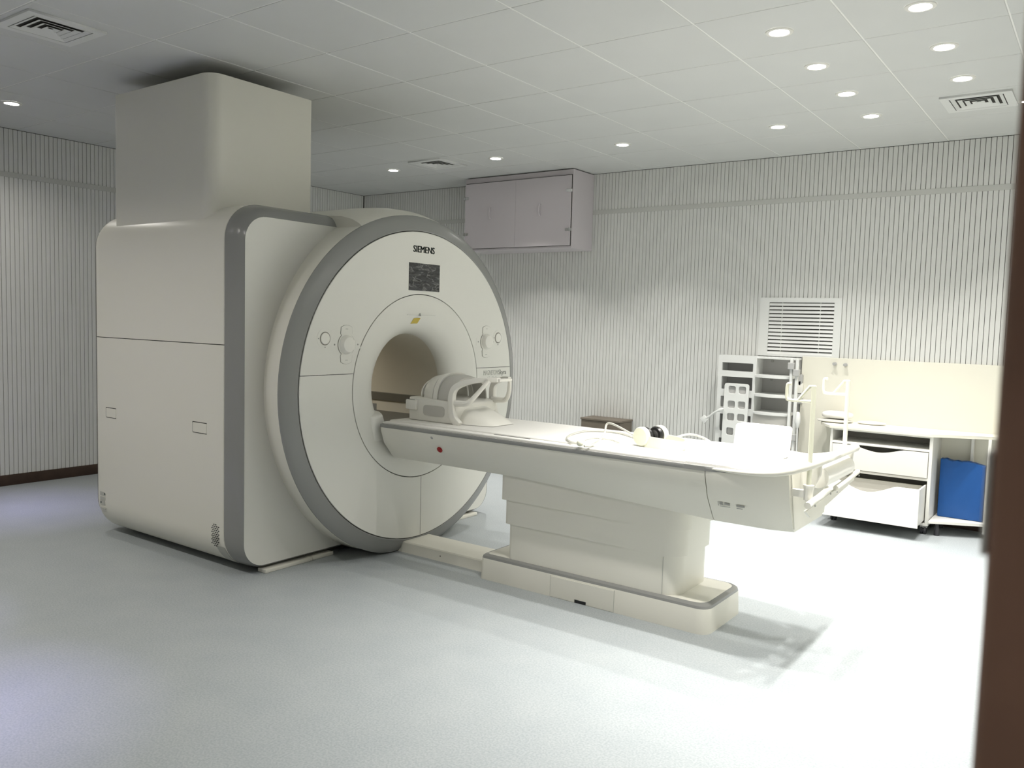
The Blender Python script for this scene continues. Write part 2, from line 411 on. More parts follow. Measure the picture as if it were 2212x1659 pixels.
# white floor strip and plinth
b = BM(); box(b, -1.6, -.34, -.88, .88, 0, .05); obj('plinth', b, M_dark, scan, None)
b = BM(); bevel(b, box(b, -.33, -.262, -.93, -.60, 0, .022), .004, 2); obj('floor_strip', b, M_white, scan)
obj('floor_strip', rbox(-.33, -.266, -.595, -.44, 0, .022), M_white, scan); obj('floor_strip', rbox(-.33, -.262, .44, .93, 0, .022), M_white, scan)
# barrel, grey ring, face panels
NT = 128
def polar(X, rf, zmin=.006):
    ring = []
    for k in range(NT):
        th = 2 * PI * k / NT; c_ = math.cos(th); r_ = rf(c_)
        ring.append((X, r_ * math.sin(th), max(zmin, ZC + r_ * c_)))
    return ring
rb = lambda c_: .935 + .11 * abs(c_) ** 3
mix = lambda t: (lambda c_: 1.022 * (1 - t) + rb(c_) * t)
b = BM(); loft(b, [polar(-.30, rb), polar(-.279, mix(1)), polar(-.22, mix(.72)), polar(-.15, mix(.34)), polar(-.09, mix(.1)), polar(-.055, mix(0)), polar(-.05, lambda c_: 1.02)]); obj('barrel', b, M_white, scan)
b = BM(); loft(b, [polar(-.054, lambda c_: 1.018), polar(-.0535, lambda c_: 1.0235), polar(-.046, lambda c_: 1.0235), polar(-.036, lambda c_: 1.014), polar(-.022, lambda c_: .988), polar(-.010, lambda c_: .955), polar(-.003, lambda c_: .936), polar(-.006, lambda c_: .931)]); obj('face_ring', b, M_grey, scan)
b = BM(); loft(b, [polar(-.012, lambda c_: .94), polar(-.012, lambda c_: .50)]); obj('face_backing', b, M_dark, scan)
def face_panel(cuts):
    b = BM(); prof = [(-.011, R1 - .004), (-.002, R1 - .0035), (0.0, R1 - .006), (0.0005, .75), (0, RS + .005), (-.002, RS + .003), (-.011, RS + .003)]
    loft(b, [polar(X, lambda c_, r_=r_: r_) for X, r_ in prof])
    for co, no in cuts:
        bmesh.ops.bisect_plane(b, geom=b.verts[:] + b.edges[:] + b.faces[:], plane_co=co, plane_no=no, clear_inner=True)
    return b
obj('face_panel', face_panel([((0, 0, 1.0975), (0, 0, 1))]), M_panel, scan)
obj('face_panel', face_panel([((0, 0, 1.0945), (0, 0, -1)), ((0, .0225, 0), (0, -1, 0))]), M_panel, scan)
obj('face_panel', face_panel([((0, 0, 1.0945), (0, 0, -1)), ((0, .0255, 0), (0, 1, 0))]), M_panel, scan)
# funnel and bore
AX, BR = .135, .315
prof = [(-.011, RS - .0015), (-.001, RS - .002), (0, RS - .005)]
for i in range(1, 17):
    t = PI / 2 * i / 16; prof.append((-AX + AX * math.cos(t), RS - .012 - (RS - .012 - BR) * math.sin(t)))
b = BM(); loft(b, [polar(X, lambda c_, r_=r_: r_) for X, r_ in prof]); fun = obj('funnel', b, M_panel, scan, 40)
b = BM(); loft(b, [polar(-AX + .0005, lambda c_: BR + .001), polar(-.5, lambda c_: BR + .001), polar(-1.2, lambda c_: BR + .001), polar(XB0 + .004, lambda c_: .33)]); obj('bore_liner', b, M_bore, scan)
for s_ in (-1, 1):
    b = BM(); y1 = s_ * .268; box(b, -1.7, -.10, min(y1, s_ * .30), max(y1, s_ * .30), .855, .905); obj('bore_rail', b, M_rail, scan, None)
b = BM(); box(b, -1.7, -.12, -.245, .245, .765, .79); obj('bore_bed_rail', b, M_rail, scan, None)
# added fill light in the bore roof, out of view, brightens the bore
b = BM(); box(b, -1.15, -.75, -.03, .03, ZC + BR - .010, ZC + BR - .003); obj('bore_fill_strip', b, mat('bore_fill_glow', (.9, .87, .8), .5, emit=((1, .93, .80), 1.2)), scan, None)
li = bpy.data.lights.new('bore_fill_light', 'AREA'); li.shape = 'RECTANGLE'; li.size = .38; li.size_y = .05; li.energy = .55; li.color = (1, .93, .80)
lo = bpy.data.objects.new('bore_fill_light', li); COL.objects.link(lo); lo.parent = scan; lo.location = (-.05, 0, ZC + BR - .012)
# joints in the funnel below the table
b = BM(); box(b, -.052, -.0335, -.26, .26, .516, .519); obj('funnel_joint', b, M_dark, fun, None)
# docking shoulders either side of the table head
for s_ in (-1, 1):
    b = BM(); ring = lambda X, zt_, o_, w2: [(X, s_ * w2, .70), (X, s_ * w2, zt_ - .012), (X, s_ * (.30 + o_), zt_), (X, s_ * (.278 + o_), .79), (X, s_ * (.278 + o_), .70)]
    loft(b, [ring(-.16, .872, -.02, .46), ring(-.06, .864, -.01, .45), ring(-.03, .857, 0, .42), ring(-.012, .85, .008, .39), ring(-.004, .84, .012, .37)], True, True, True); bevel(b, None, .005, 2); obj('dock_shoulder', b, M_panel, scan)
# top hood
b = BM(); rings = []
for X, r_, hw_ in [(-.047, 1.022, .455), (-.08, 1.038, .45), (-.14, 1.060, .445), (-.24, 1.076, .435), (-.40, 1.083, .43), (-1.70, 1.083, .43), (-1.755, 1.06, .42)]:
    ring = [(X, -hw_, 1.88)]
    for i in range(25): yy = -hw_ + 2 * hw_ * i / 24; ring.append((X, yy, ZC + math.sqrt(r_ * r_ - yy * yy)))
    ring.append((X, hw_, 1.88)); rings.append(ring)
loft(b, rings, False, False, False); obj('top_hood', b, M_white, scan, 50)
# ceiling service cover (turret)
b = BM(); tp = rrect(-1.585, -.60, -1.045, -.34, [.03, .03, .035, .075], 6)
loft(b, [[(x_, y_, z_) for x_, y_ in tp] for z_ in (1.82, 2.697)] + [[(x_ * .998 - .002, y_ * .998, 2.70) for x_, y_ in tp]], True, False, True); obj('service_tower', b, M_white, scan, 30)
b = BM(); lathe(b, [(2.69, .16), (H + .005, .16)], 28, 'z', (-1.08, -.69, 0)); obj('gap_duct', b, M_dark, scan)  # added dark duct, put in for the dark gap below the ceiling
# flank details: recessed grips, perforated grille, corner pocket, rating label
yS = -HW - .0006
for (xa, xb, za, zb_) in ((-1.618, -1.505, .752, .808), (-.700, -.572, .752, .806)):
    b = BM(); prism(b, rrect(xa, xb, za, zb_, .008, 4), yS - .0015, yS + .003, FY); g = obj('grip', b, M_white, scan)
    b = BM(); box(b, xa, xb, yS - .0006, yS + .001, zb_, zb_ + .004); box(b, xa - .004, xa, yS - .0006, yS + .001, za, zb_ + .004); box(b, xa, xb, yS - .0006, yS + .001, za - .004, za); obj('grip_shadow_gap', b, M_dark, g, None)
b = BM()
for r_ in range(12):
    for c_ in range(4):
        zz = .262 - r_ * .0105; xx = -.522 + c_ * .017 + (.0085 if r_ % 2 else 0)
        if (r_ in (0, 11)) and c_ in (0, 3): continue
        prism(b, rrect(xx - .005, xx + .005, zz - .0028, zz + .0028, .0025, 2), yS - .0008, yS + .001, FY)
obj('perforated_grille', b, M_black, scan)
# pocket follows the lower roll-off
b = BM(); rr = []
for i in range(9):
    a = PI + math.radians(22 + 45 * i / 8) ; rr.append((-HW + RC + (RC + .0015) * math.cos(a), ZB + RC + (RC + .0015) * math.sin(a)))
loft(b, [[(X, yy, zz) for yy, zz in rr] for X in (-.50, -.425)], False); obj('corner_pocket', b, M_inklt, scan)
b = BM()
for zz, wd, hh in ((.265, .05, .008), (.248, .06, .016), (.222, .06, .02), (.190, .055, .03), (.165, .06, .006)):
    box(b, -1.70, -1.70 + wd, yS - .0008, yS + .004, zz, zz + hh)
obj('rating_label', b, M_inklt, scan, None)
for X_, z_ in ((-1.645, .262), (-1.69, .205)):
    b = BM(); lathe(b, [(yS - .0015, .0065), (yS, .0065)], 12, 'y', (X_, 0, z_)); obj('label_symbol', b, M_ink, scan)
# display, lettering, labels
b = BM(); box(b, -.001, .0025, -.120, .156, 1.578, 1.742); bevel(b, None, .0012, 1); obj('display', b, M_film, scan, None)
F0 = lambda y0, z0: (lambda u, v, w_: (.0012 + w_, y0 + u, z0 + v))
bw = BM()
for dy in (0, .0016, .0032):
    t_ = text_bm('SIEMENS', .056, F0(-.085 + dy, 1.806), .0006, 0, .187); mt = bpy.data.meshes.new('t'); t_.to_mesh(mt); bw.from_mesh(mt); t_.free(); bpy.data.meshes.remove(mt)
obj('lettering', bw, M_ink, scan, None)
obj('model_lettering', text_bm('MAGNETOM', .047, F0(.622, 1.046), .0006, 0, .158), M_inklt, scan, None)
obj('model_lettering', text_bm('Skyra', .047, F0(.788, 1.046), .0006, .0004, .088), M_ink2, scan, None)
obj('model_lettering', text_bm('A Tim+Dot System', .024, F0(.66, 1.018), .0005, 0, .15), M_inklt, scan, None)
# controls either side of the bore
def control(cy, cz):
    g = BM(); pts = []
    for i in range(13):
        a = -.93 + 1.86 * i / 12; pts.append((.062 * math.cos(a), .062 * math.sin(a)))
    out_ = [(.040, -.095), (.044, -.060)] + pts + [(.044, .060), (.040, .095)]
    out_ += [(.02, .104), (0, .106), (-.02, .104)] + [(-x_, y_) for x_, y_ in out_[::-1]] + [(-.02, -.104), (0, -.106), (.02, -.104)]
    prism(g, [(cy + x_ * .95, cz + y_) for x_, y_ in out_], -.003, .0035, FX); dial = obj('jog_plate', g, M_panel, scan)
    g = BM(); prism(g, [(cy + x_ * 1.02, cz + y_ * 1.012) for x_, y_ in out_], -.003, .0009, FX); obj('plate_joint', g, M_rail, dial, None)
    g = BM(); lathe(g, [(.003, .052), (.008, .0515), (.020, .046), (.028, .041), (.0305, .036), (.029, 0.0)], 32, 'x', (0, cy, cz)); obj('jog_knob', g, M_coil, dial)
    for dz in (-.085, .085):
        g = BM(); box(g, .0034, .0042, cy - .009, cy + .009, cz + dz - .0012, cz + dz + .0012); obj('tick_mark', g, M_ink2, dial, None)
    for s_ in (-1, 1):
        g = BM(); prism(g, rrect(cy + s_ * .088 - .018, cy + s_ * .088 + .018, cz - .024, cz + .024, .006, 3), -.002, .0009, FX); pd = obj('side_key', g, M_panel, dial)
        g = BM(); lathe(g, [(.0005, .005), (.0014, .005)], 10, 'x', (0, cy + s_ * .085, cz)); obj('key_dot', g, M_ink2, pd)
def button(cy, cz):
    g = BM(); lathe(g, [(-.003, .055), (.001, .055), (.0018, .053), (.0015, .036)], 32, 'x', (0, cy, cz)); base_ = obj('button_ring', g, M_panel, scan)
    g = BM(); lathe(g, [(.0012, .0365), (.0022, .0365), (.0022, .031)], 32, 'x', (0, cy, cz)); obj('button_joint', g, M_rail, base_)
    g = BM(); lathe(g, [(.001, .031), (.0055, .0305), (.0065, .026), (.0058, 0)], 32, 'x', (0, cy, cz)); obj('button_cap', g, M_coil, base_)
    for dy, dz in ((-.046, 0), (0, -.046)):
        g = BM(); lathe(g, [(.001, .0035), (.0026, .0035)], 8, 'x', (0, cy + dy, cz + dz)); obj('button_dot', g, M_ink2, base_)
control(-.606, 1.258); control(.642, 1.270); button(-.758, 1.291); button(.772, 1.296)
# laser warning label on the upper funnel and small triangle above it
def fun_r(r_):   # X of the funnel surface at radius r_
    s_ = (RS - .012 - r_) / (RS - .012 - BR); return -AX + AX * math.sqrt(max(0, 1 - s_ * s_))
b = BM(); rings = []
for i in range(5):
    r_ = .413 - .034 * i / 4; rings.append([(fun_r(r_) + .0022, yy - .012 * i / 4, ZC + math.sqrt(r_ * r_ - yy * yy)) for yy in (-.045, -.015, .015)])
loft(b, rings, False); obj('warning_label', b, M_yellow, scan)
b = BM(); r_ = .428; X_ = fun_r(.43) + .003
loft(b, [[(X_, -.012, ZC + .424), (X_, .012, ZC + .424)], [(X_ + .001, -.0005, ZC + .447), (X_ + .001, .0005, ZC + .447)]], False); obj('warning_triangle', b, M_ink2, scan, None)
b = BM(); box(b, -.004, .0006, -.125, .125, 1.4315, 1.4330); obj('laser_slit', b, M_inklt, fun, None)

# ---------------------------------------------------------------- patient table
tab = thing('patient_table', 'long white patient table on a telescopic pedestal reaching into the scanner bore', 'patient table', (1.3, 0, 0))
TT = [(.035, .365), (1.9, .365), (2.0, .365), (2.10, .358), (2.18, .338), (2.25, .305), (2.31, .250), (2.345, .17)]
TW = [(.035, .365), (1.9, .365), (2.0, .365), (2.10, .364), (2.18, .360), (2.25, .352), (2.31, .338), (2.347, .322)]
def tw(X):
    for (a, p), (c_, q_) in zip(TW[:-1], TW[1:]):
        if X <= c_: return p + (q_ - p) * (X - a) / (c_ - a)
    return TW[-1][1]
def zbot(X): return .595 if X < .9 else .595 - .05 * min(1, (X - .9) / 1.1)
def tring(X, sh=0.0):
    wt = tw(X); wb = .255 if X < 2.25 else .255 - (X - 2.25) * .3; zb_ = zbot(X); zt_ = .788 + .046 * max(0, (X - 2.08) / .267) ** 1.6
    xb = X + sh
    P = [(X, -wt, zt_), (X, -wt, zt_ - .02), (X + sh * .5, -(wt * .55 + wb * .45) - .012, (zt_ + zb_) / 2), (xb, -wb, zb_ + .02), (xb, -wb + .02, zb_)]
    return P + [(x_, -y_, z_) for x_, y_, z_ in P[::-1]]
b = BM(); loft(b, [tring(.035, -.02), tring(.10, -.015), tring(.3), tring(.9), tring(1.4), tring(1.998)], True, True, True); obj('table_body', b, M_white, tab, 40)
b = BM(); loft(b, [tring(2.002), tring(2.06), tring(2.12), tring(2.18), tring(2.22), tring(2.26), tring(2.30), tring(2.33), tring(2.347)], True, True, True); foot = obj('foot_cover', b, M_white, tab, 40)
def plan(off, xe):   # outline of the top, off = grow
    P = [(.03, -.365 - off)] + [(x_, -y_ - off) for x_, y_ in TT[1:]] ; P = [(min(x_, xe), y_) for x_, y_ in P]
    return P + [(x_, -y_) for x_, y_ in P[::-1]]
b = BM(); prism(b, plan(.004, 2.352), .786, .806); bevel(b, None, .003, 1); obj('edge_band', b, M_grey, tab)
b = BM(); prism(b, [(x_, y_ * .955) for x_, y_ in plan(0, 2.34)], .800, .816); bevel(b, None, .005, 2); top = obj('table_top', b, M_pad, tab)
b = BM(); prism(b, [(x_, y_ * .80) for x_, y_ in plan(0, 2.30) if True], .812, .822); bevel(b, None, .006, 2); obj('table_mattress', b, M_pad, tab)
b = BM(); box(b, .80, 1.03, -.305, -.299, .8155, .8172); obj('cable_slot', b, M_black, top, None)
b = BM(); box(b, 1.33, 1.52, -.305, -.301, .8155, .8168); obj('cable_slot', b, M_coilgrey, top, None)
# emergency stop in its moulded dish, key lock above
def side_pt(X, z_): t = (z_ - .60) / .188; return Vector((X, -(.255 + (.365 - .255) * t) - .010, z_))
n0 = Vector((0, -.868, -.495)); v0 = Vector((0, -.495, .868))
def on_side(b, X, z_, out=0.0, su=1.0, sv=1.0):
    p = side_pt(X, z_) + n0 * out
    for v in b.verts: v.co = p + Vector((1, 0, 0)) * v.co.x * su + v0 * v.co.y * sv + n0 * v.co.z
    return b
b = BM(); lathe(b, [(-.006, .034), (.002, .034), (.0035, .031), (.003, .028), (.0005, .025)], 32, 'z'); dish = obj('stop_dish', on_side(b, .452, .712, 0, .95, 1.4), M_panel, tab)
b = BM(); lathe(b, [(-.004, .027), (.0012, .026), (.001, 0)], 32, 'z'); obj('dish_floor', on_side(b, .452, .712, 0, .95, 1.4), M_coilgrey, dish)  # grey stands in for the shade of a recess; the disc is flush
b = BM(); lathe(b, [(-.002, .010), (.006, .010), (.007, .017), (.013, .017), (.016, .013), (.0165, 0)], 24, 'z'); so = obj('stop_button', on_side(b, .455, .704), M_red, dish); so['label'] = 'red emergency stop button'
b = BM(); lathe(b, [(-.004, .009), (.002, .009), (.0028, .006), (.002, 0)], 16, 'z'); obj('key_lock', on_side(b, .420, .764), M_clamp, tab)
# small print on the foot cover
for (xa, xb, za, zb_) in ((2.045, 2.048, .632, .652), (2.052, 2.068, .638, .652), (2.074, 2.10, .640, .650), (2.052, 2.10, .630, .633), (2.128, 2.165, .640, .648), (2.128, 2.155, .630, .634)):
    b = BM(); b.faces.new([b.verts.new((x_, -(.255 + (tw(x_) - .255) * ((z_ - .545) / .243)) - .0165, z_)) for x_, z_ in ((xa, za), (xb, za), (xb, zb_), (xa, zb_))])
    obj('rating_print', b, M_ink2, foot, None)
# telescopic pedestal
def col(x0, x1, hw, r_, z0, z1, name):
    b = BM(); P = rrect(x0, x1, -hw, hw, [r_, .03, .03, r_], 8); prism(b, P, z0, z1); return obj(name, b, M_white, tab, 35)
col(.830, 1.815, .196, .085, .13, .345, 'pedestal_stage'); col(.808, 1.833, .206, .09, .328, .475, 'pedestal_stage'); col(.786, 1.85, .216, .095, .458, .62, 'pedestal_stage')
b = BM(); box(b, 1.74, 1.7425, -.1968, -.19, .14, .32); obj('pedestal_joint', b, M_inklt, tab, None)
# base with grey top line, service flap and floor duct
BP = rrect(.66, 1.985, -.222, .222, [.06, .03, .03, .06], 8)
def scaled(P, d):
    cx = sum(p[0] for p in P) / len(P); return [(x_ - d * (1 if x_ > 1.32 else -1), y_ - d * (1 if y_ > 0 else -1)) for x_, y_ in P]
b = BM(); loft(b, [[(x_, y_, z_) for x_, y_ in scaled(BP, d)] for z_, d in ((.0, .0), (.112, .004), (.116, .005))], True, True, True); base = obj('base_cover', b, M_white, tab, 35)
b = BM(); loft(b, [[(x_, y_, z_) for x_, y_ in scaled(BP, d)] for z_, d in ((.116, .005), (.128, .008), (.136, .018), (.1375, .030), (.1365, .031))], True, True, True); obj('base_band', b, M_grey, tab, 35)
b = BM(); loft(b, [[(x_, y_, z_) for x_, y_ in scaled(BP, d)] for z_, d in ((.1366, .028), (.1385, .031))], True, True, True); obj('base_top', b, M_white, tab, 35)
fl = [(1.13, .003), (1.275, .003), (1.275, .018), (1.345, .018), (1.345, .003), (1.50, .003), (1.50, .108), (1.13, .108)]
b = BM(); prism(b, fl, -.2235, -.215, FY); flap = obj('service_flap', b, M_white, base, None)
b = BM(); box(b, 1.277, 1.343, -.2226, -.2215, .0005, .016); obj('flap_notch', b, M_black, base, None)
b = BM(); box(b, 1.1285, 1.130, -.2230, -.215, .003, .110); obj('flap_joint', b, M_inklt, base, None)
b = BM(); box(b, 1.50, 1.5015, -.2230, -.215, .003, .110); obj('flap_joint', b, M_inklt, base, None)
b = BM(); P = [(-.128, 0), (-.120, .058), (-.112, .064), (.112, .064), (.120, .058), (.128, 0)]; prism(b, P, -.04, .67, FX); duct = obj('floor_duct', b, M_white, tab, 35)
for X_ in (-.028, .295):
    b = BM(); lathe(b, [(-.1245, .005), (-.1215, .005)], 10, 'y', (X_, 0, .03)); obj('screw', b, M_rail, duct)
# curved push rail at the foot and the bracket frame under it
path = smooth_path([(2.03, -.362, .799), (2.13, -.367, .800), (2.25, -.362, .806), (2.34, -.34, .822), (2.405, -.28, .846), (2.432, -.18, .858), (2.438, 0, .860), (2.438, .18, .860), (2.44, .37, .860)], 6)
b = BM(); tube(b, path, [.005 + .015 * min(1, i / 26) for i in range(len(path))], 12); obj('push_rail', b, M_white, tab)
b = BM(); tube(b, smooth_path([(2.44, -.36, .700), (2.442, -.2, .712), (2.442, -.07, .724)], 5), [.014] * 10 + [.013], 12); lev = obj('foot_lever', b, M_white, tab)
b = BM(); tube(b, smooth_path([(2.442, .05, .712), (2.445, .25, .725), (2.445, .42, .738)], 5), .012, 12); obj('foot_lever', b, M_white, tab)
for (y_, z_) in ((-.30, .692), (-.075, .708), (.03, .70), (.41, .722)):
    b = BM(); lathe(b, [(0, .0045), (.004, .0045)], 8, 'x', (2.452, y_, z_)); obj('screw', b, M_ink2, tab)
b = BM(); prism(b, [(-.36, .675), (-.05, .695), (.40, .715), (.40, .70), (-.05, .655), (-.30, .64)], 2.425, 2.436, FX); obj('lever_plate', b, M_white, tab, None)
for y_ in (-.165, .352):
    b = BM(); prism(b, [(2.34, .70), (2.40, .72), (2.435, .80), (2.438, .85), (2.40, .845), (2.34, .80)], y_ - .009, y_ + .009, FY); bevel(b, None, .003, 1); obj('rail_bracket', b, M_coil, tab)
b = BM(); prism(b, [(-.30, .82), (.30, .82), (.22, .56), (-.22, .56)], 2.335, 2.352, FX); obj('end_plate', b, M_white, tab, None)
for y_ in (-.27,):
    b = BM(); lathe(b, [(.705, .018), (.752, .020), (.756, .022), (.768, .022), (.77, .012)], 20, 'z', (2.415, y_, 0)); obj('pole_socket', b, M_coil, tab)
    b = BM(); box(b, 2.34, 2.415, y_ - .012, y_ + .012, .715, .745); obj('socket_arm', b, M_coil, tab, None)

# paper roll behind the push rail
b = BM(); lathe(b, [(-.10, .018), (-.10, .046), (-.098, .048), (.33, .048), (.332, .046), (.332, .018)], 28, 'y', (2.403, 0, .775))
one('paper_roll', b, M_paper, 'roll of crumpled white paper mounted below the push rail at the table foot', 'paper roll')

# infusion poles
def iv_pole(y_, top, label, zb0=.770):
    r = thing('infusion_pole', label, 'drip pole', (2.415, y_, zb0), 'drip poles at the table foot'); X0 = 2.415
    b = BM(); tube(b, [(X0, y_, zb0), (X0, y_, top)], .010, 12); obj('pole', b, M_ivory, r)
    b = BM(); tube(b, smooth_path([(X0, y_, top - .065), (X0 - .095, y_, top - .065), (X0 - .108, y_, top - .058), (X0 - .110, y_, top - .045), (X0 - .110, y_, top - .012), (X0 - .106, y_, top + .002), (X0 - .092, y_, top + .003)], 4), .0065, 10); obj('hook_arm', b, M_ivory, r)
    b = BM(); tube(b, [(X0 + .004, y_, top - .003), (X0 - .016, y_, top - .003), (X0 - .062, y_, top - .064)], .0065, 10); obj('brace', b, M_ivory, r)
iv_pole(-.27, 1.180, 'thin white hooked drip pole at the table foot, on the red button side')
iv_pole(.27, 1.180, 'thin white hooked drip pole at the table foot, on the drawer cabinet side', .872)

# ---------------------------------------------------------------- head coil on the table
hc = thing('head_coil', 'white head coil with open domed frame lying on the table at the bore', 'head coil', (.30, 0, .822))
Z0 = .822
b = BM(); P = [(.085, Z0), (.44, Z0), (.44, Z0 + .115), (.405, Z0 + .125), (.25, Z0 + .130), (.085, Z0 + .135)]
prism(b, P, -.19, .19, FY); bevel(b, None, .010, 3); hb = obj('coil_base', b, M_coil, hc)
b = BM(); prism(b, rrect(.20, .36, Z0 + .035, Z0 + .095, .02, 4), -.1925, -.185, FY); obj('side_recess', b, M_coilgrey, hb)
b = BM(); box(b, .072, .155, -.205, -.10, Z0 + .062, Z0 + .118); bevel(b, None, .006, 2); obj('latch_block', b, M_coil, hc)
b = BM(); box(b, .078, .145, -.2055, -.2045, Z0 + .119, Z0 + .122); obj('latch_joint', b, M_ink2, hc, None)
# dome: elliptical ribs from head end to face opening, joined by a crown shell
def arch(X, hw, zt, zb_, n=18, k=2.5):
    pts = []
    for i in range(n + 1):
        a = PI * i / n; c_, s_ = math.cos(a), math.sin(a)
        pts.append((X, -hw * math.copysign(abs(c_) ** (2 / k), c_), zb_ + (zt - zb_) * abs(s_) ** (2 / k)))
    return pts
def shell(st, th=.012):
    b = BM(); o_ = [arch(*s_) for s_ in st]; i_ = [arch(s_[0], s_[1] - th, s_[2] - th, s_[3]) for s_ in st]
    vo = loft(b, o_, False); vi = loft(b, i_, False)
    n = len(o_[0])
    for A, B in ((vo[0], vi[0]), (vo[-1], vi[-1])):
        for k in range(n - 1): b.faces.new((A[k], A[k + 1], B[k + 1], B[k]))
    return b
obj('rear_dome', shell([(.13, .10, Z0 + .20, Z0 + .125), (.14, .125, Z0 + .232, Z0 + .125), (.17, .15, Z0 + .258, Z0 + .125), (.22, .162, Z0 + .268, Z0 + .125), (.245, .165, Z0 + .270, Z0 + .125)]), M_coil, hc, 50)
b = BM(); prism(b, [(.14 * math.cos(2 * PI * k / 20), Z0 + .15 + .09 * math.sin(2 * PI * k / 20)) for k in range(20)], .134, .142, FX); obj('dome_end', b, M_coil, hc)
obj('dome_rib', shell([(.255, .172, Z0 + .278, Z0 + .12), (.285, .172, Z0 + .280, Z0 + .12)], .016), M_coil, hc, 50)
obj('crown_shell', shell([(.29, .168, Z0 + .268, Z0 + .12), (.34, .168, Z0 + .266, Z0 + .12), (.385, .165, Z0 + .255, Z0 + .12)], .010), M_coilgrey, hc, 50)
for s_ in (-1, 1):
    arm = [(.465, s_ * .185, Z0 + .0), (.428, s_ * .19, Z0 + .04), (.415, s_ * .19, Z0 + .10), (.412, s_ * .188, Z0 + .16), (.425, s_ * .178, Z0 + .205), (.465, s_ * .160, Z0 + .232), (.52, s_ * .135, Z0 + .250), (.58, s_ * .095, Z0 + .258), (.635, s_ * .05, Z0 + .260)]
    pts = smooth_path(arm, 5); b = BM(); rings = []
    for i, p in enumerate(pts):
        t = (pts[min(i + 1, len(pts) - 1)] - pts[max(i - 1, 0)]).normalized(); nY = Vector((0, 1, 0)); nv = t.cross(nY).normalized(); ww = .020 - .007 * i / len(pts)
        rings.append([p + nv * ww + nY * .016, p - nv * ww + nY * .016, p - nv * ww - nY * .016, p + nv * ww - nY * .016])
    loft(b, rings, True, True, True); bevel(b, None, .005, 2); obj('curved_arm', b, M_coil, hc, 60)
    b = BM(); pts = smooth_path([(.415, s_ * .18, Z0 + .12), (.47, s_ * .18, Z0 + .122), (.52, s_ * .178, Z0 + .13), (.56, s_ * .15, Z0 + .18), (.60, s_ * .10, Z0 + .255)], 5)
    tube(b, pts, [.020 - .010 * i / len(pts) for i in range(len(pts))], 10); obj('cheek_strut', b, M_coil, hc)
b = BM(); box(b, .612, .648, -.06, .06, Z0 + .248, Z0 + .266); bevel(b, None, .006, 2); obj('arm_bridge', b, M_coil, hc)
# neck cradle: smooth scoop between the arms
b = BM(); g_o = []
for i in range(13):
    t = i / 12; X_ = .43 + .21 * t; wd = .155 * (1 - .35 * t ** 2)
    row = []
    for k in range(17):
        u = -1 + 2 * k / 16; crown = (1 - abs(u) ** 4)
        row.append((X_, wd * u, Z0 + .002 + crown * (.078 * (1 - t) ** .9 + .012 * (1 - t ** 6)) + .05 * (1 - t) * abs(u) ** 3 * crown))
    g_o.append(row)
loft(b, g_o, False); obj('neck_cradle', b, M_coil, hc, 60)

# ---------------------------------------------------------------- things lying on the table
ZT0 = .822
hp = thing('headphones', 'ivory headphones with black ear cushions lying on the patient table', 'headphones', (1.58, 0, ZT0))
rot = Matrix.Rotation(math.radians(-14), 4, 'Z'); ctr = Vector((1.590, -.070, ZT0 + .048))
def hpx(b): bmesh.ops.transform(b, matrix=Matrix.Translation(ctr) @ rot, verts=b.verts[:]); return b
for s_ in (-1, 1):
    b = BM(); prof = [(.050, .018), (.052, .040), (.058, .047), (.076, .047), (.083, .043), (.085, .034), (.085, 0)]
    lathe(b, [(s_ * t, r_) for t, r_ in prof], 28, 'y'); cup = obj('ear_cup', hpx(b), M_ivory, hp)
    b = BM(); prof = [(.052, .030), (.050, .042), (.036, .044), (.026, .038), (.023, .026), (.030, .012), (.030, 0)]
    lathe(b, [(s_ * t, r_) for t, r_ in prof], 28, 'y'); obj('ear_cushion', hpx(b), M_black, cup)
b = BM(); rings = []
for i in range(25):
    a = -PI / 2 + PI * i / 24; k = math.sin(a)
    px = .012 + .185 * math.cos(a) ** .8; py = .070 * (abs(k) ** .75) * (1 if k > 0 else -1); n_ = Vector((math.cos(a), math.sin(a), 0)); hgt = .016 + .012 * abs(k)
    zc_ = -.022 + .0 * abs(k); q_ = Vector((px, py, zc_))
    rings.append([q_ + n_ * .003 + Vector((0, 0, hgt)), q_ - n_ * .003 + Vector((0, 0, hgt)), q_ - n_ * .003 - Vector((0, 0, hgt)), q_ + n_ * .003 - Vector((0, 0, hgt))])
loft(b, rings, True, True, True); obj('headband', hpx(b), M_ivory, hp, 40)

def on_table(px, lift=.006): return atz(px, ZT0 + lift)
tb = thing('sound_tubing', 'looped clear sound tubing running from the headphones across the patient table', 'tubing', (1.3, 0, ZT0))
A = Vector((1.50, .10, ZT0 + .05))
pk = aty((1316, 914), -.02)
p1 = [Vector((1.565, -.115, ZT0 + .03)), aty((1366, 938), -.10), pk, aty((1306, 935), -.06), on_table((1296, 950)), on_table((1276, 962)), on_table((1262, 964))]
b = BM(); tube(b, smooth_path(p1, 7), .0055, 8); obj('tube', b, M_tube, tb)
p2 = [Vector((1.545, -.055, ZT0 + .008)), on_table((1372, 946)), on_table((1330, 934)), on_table((1270, 931)), on_table((1236, 938)), on_table((1224, 947)), on_table((1234, 955)), on_table((1254, 958))]
b = BM(); tube(b, smooth_path(p2, 7), .0055, 8); obj('tube', b, M_tube, tb)
p3 = [on_table((1338, 957)), on_table((1318, 950)), on_table((1280, 946)), on_table((1262, 951)), on_table((1258, 957))]
b = BM(); tube(b, smooth_path(p3, 7), .0035, 8); obj('thin_tube', b, M_tube, tb)
p4 = [Vector((1.64, .02, ZT0 + .03)), aty((1462, 944), .10), aty((1490, 938), .16), aty((1520, 946), .14), aty((1545, 962), .08), on_table((1558, 973))]
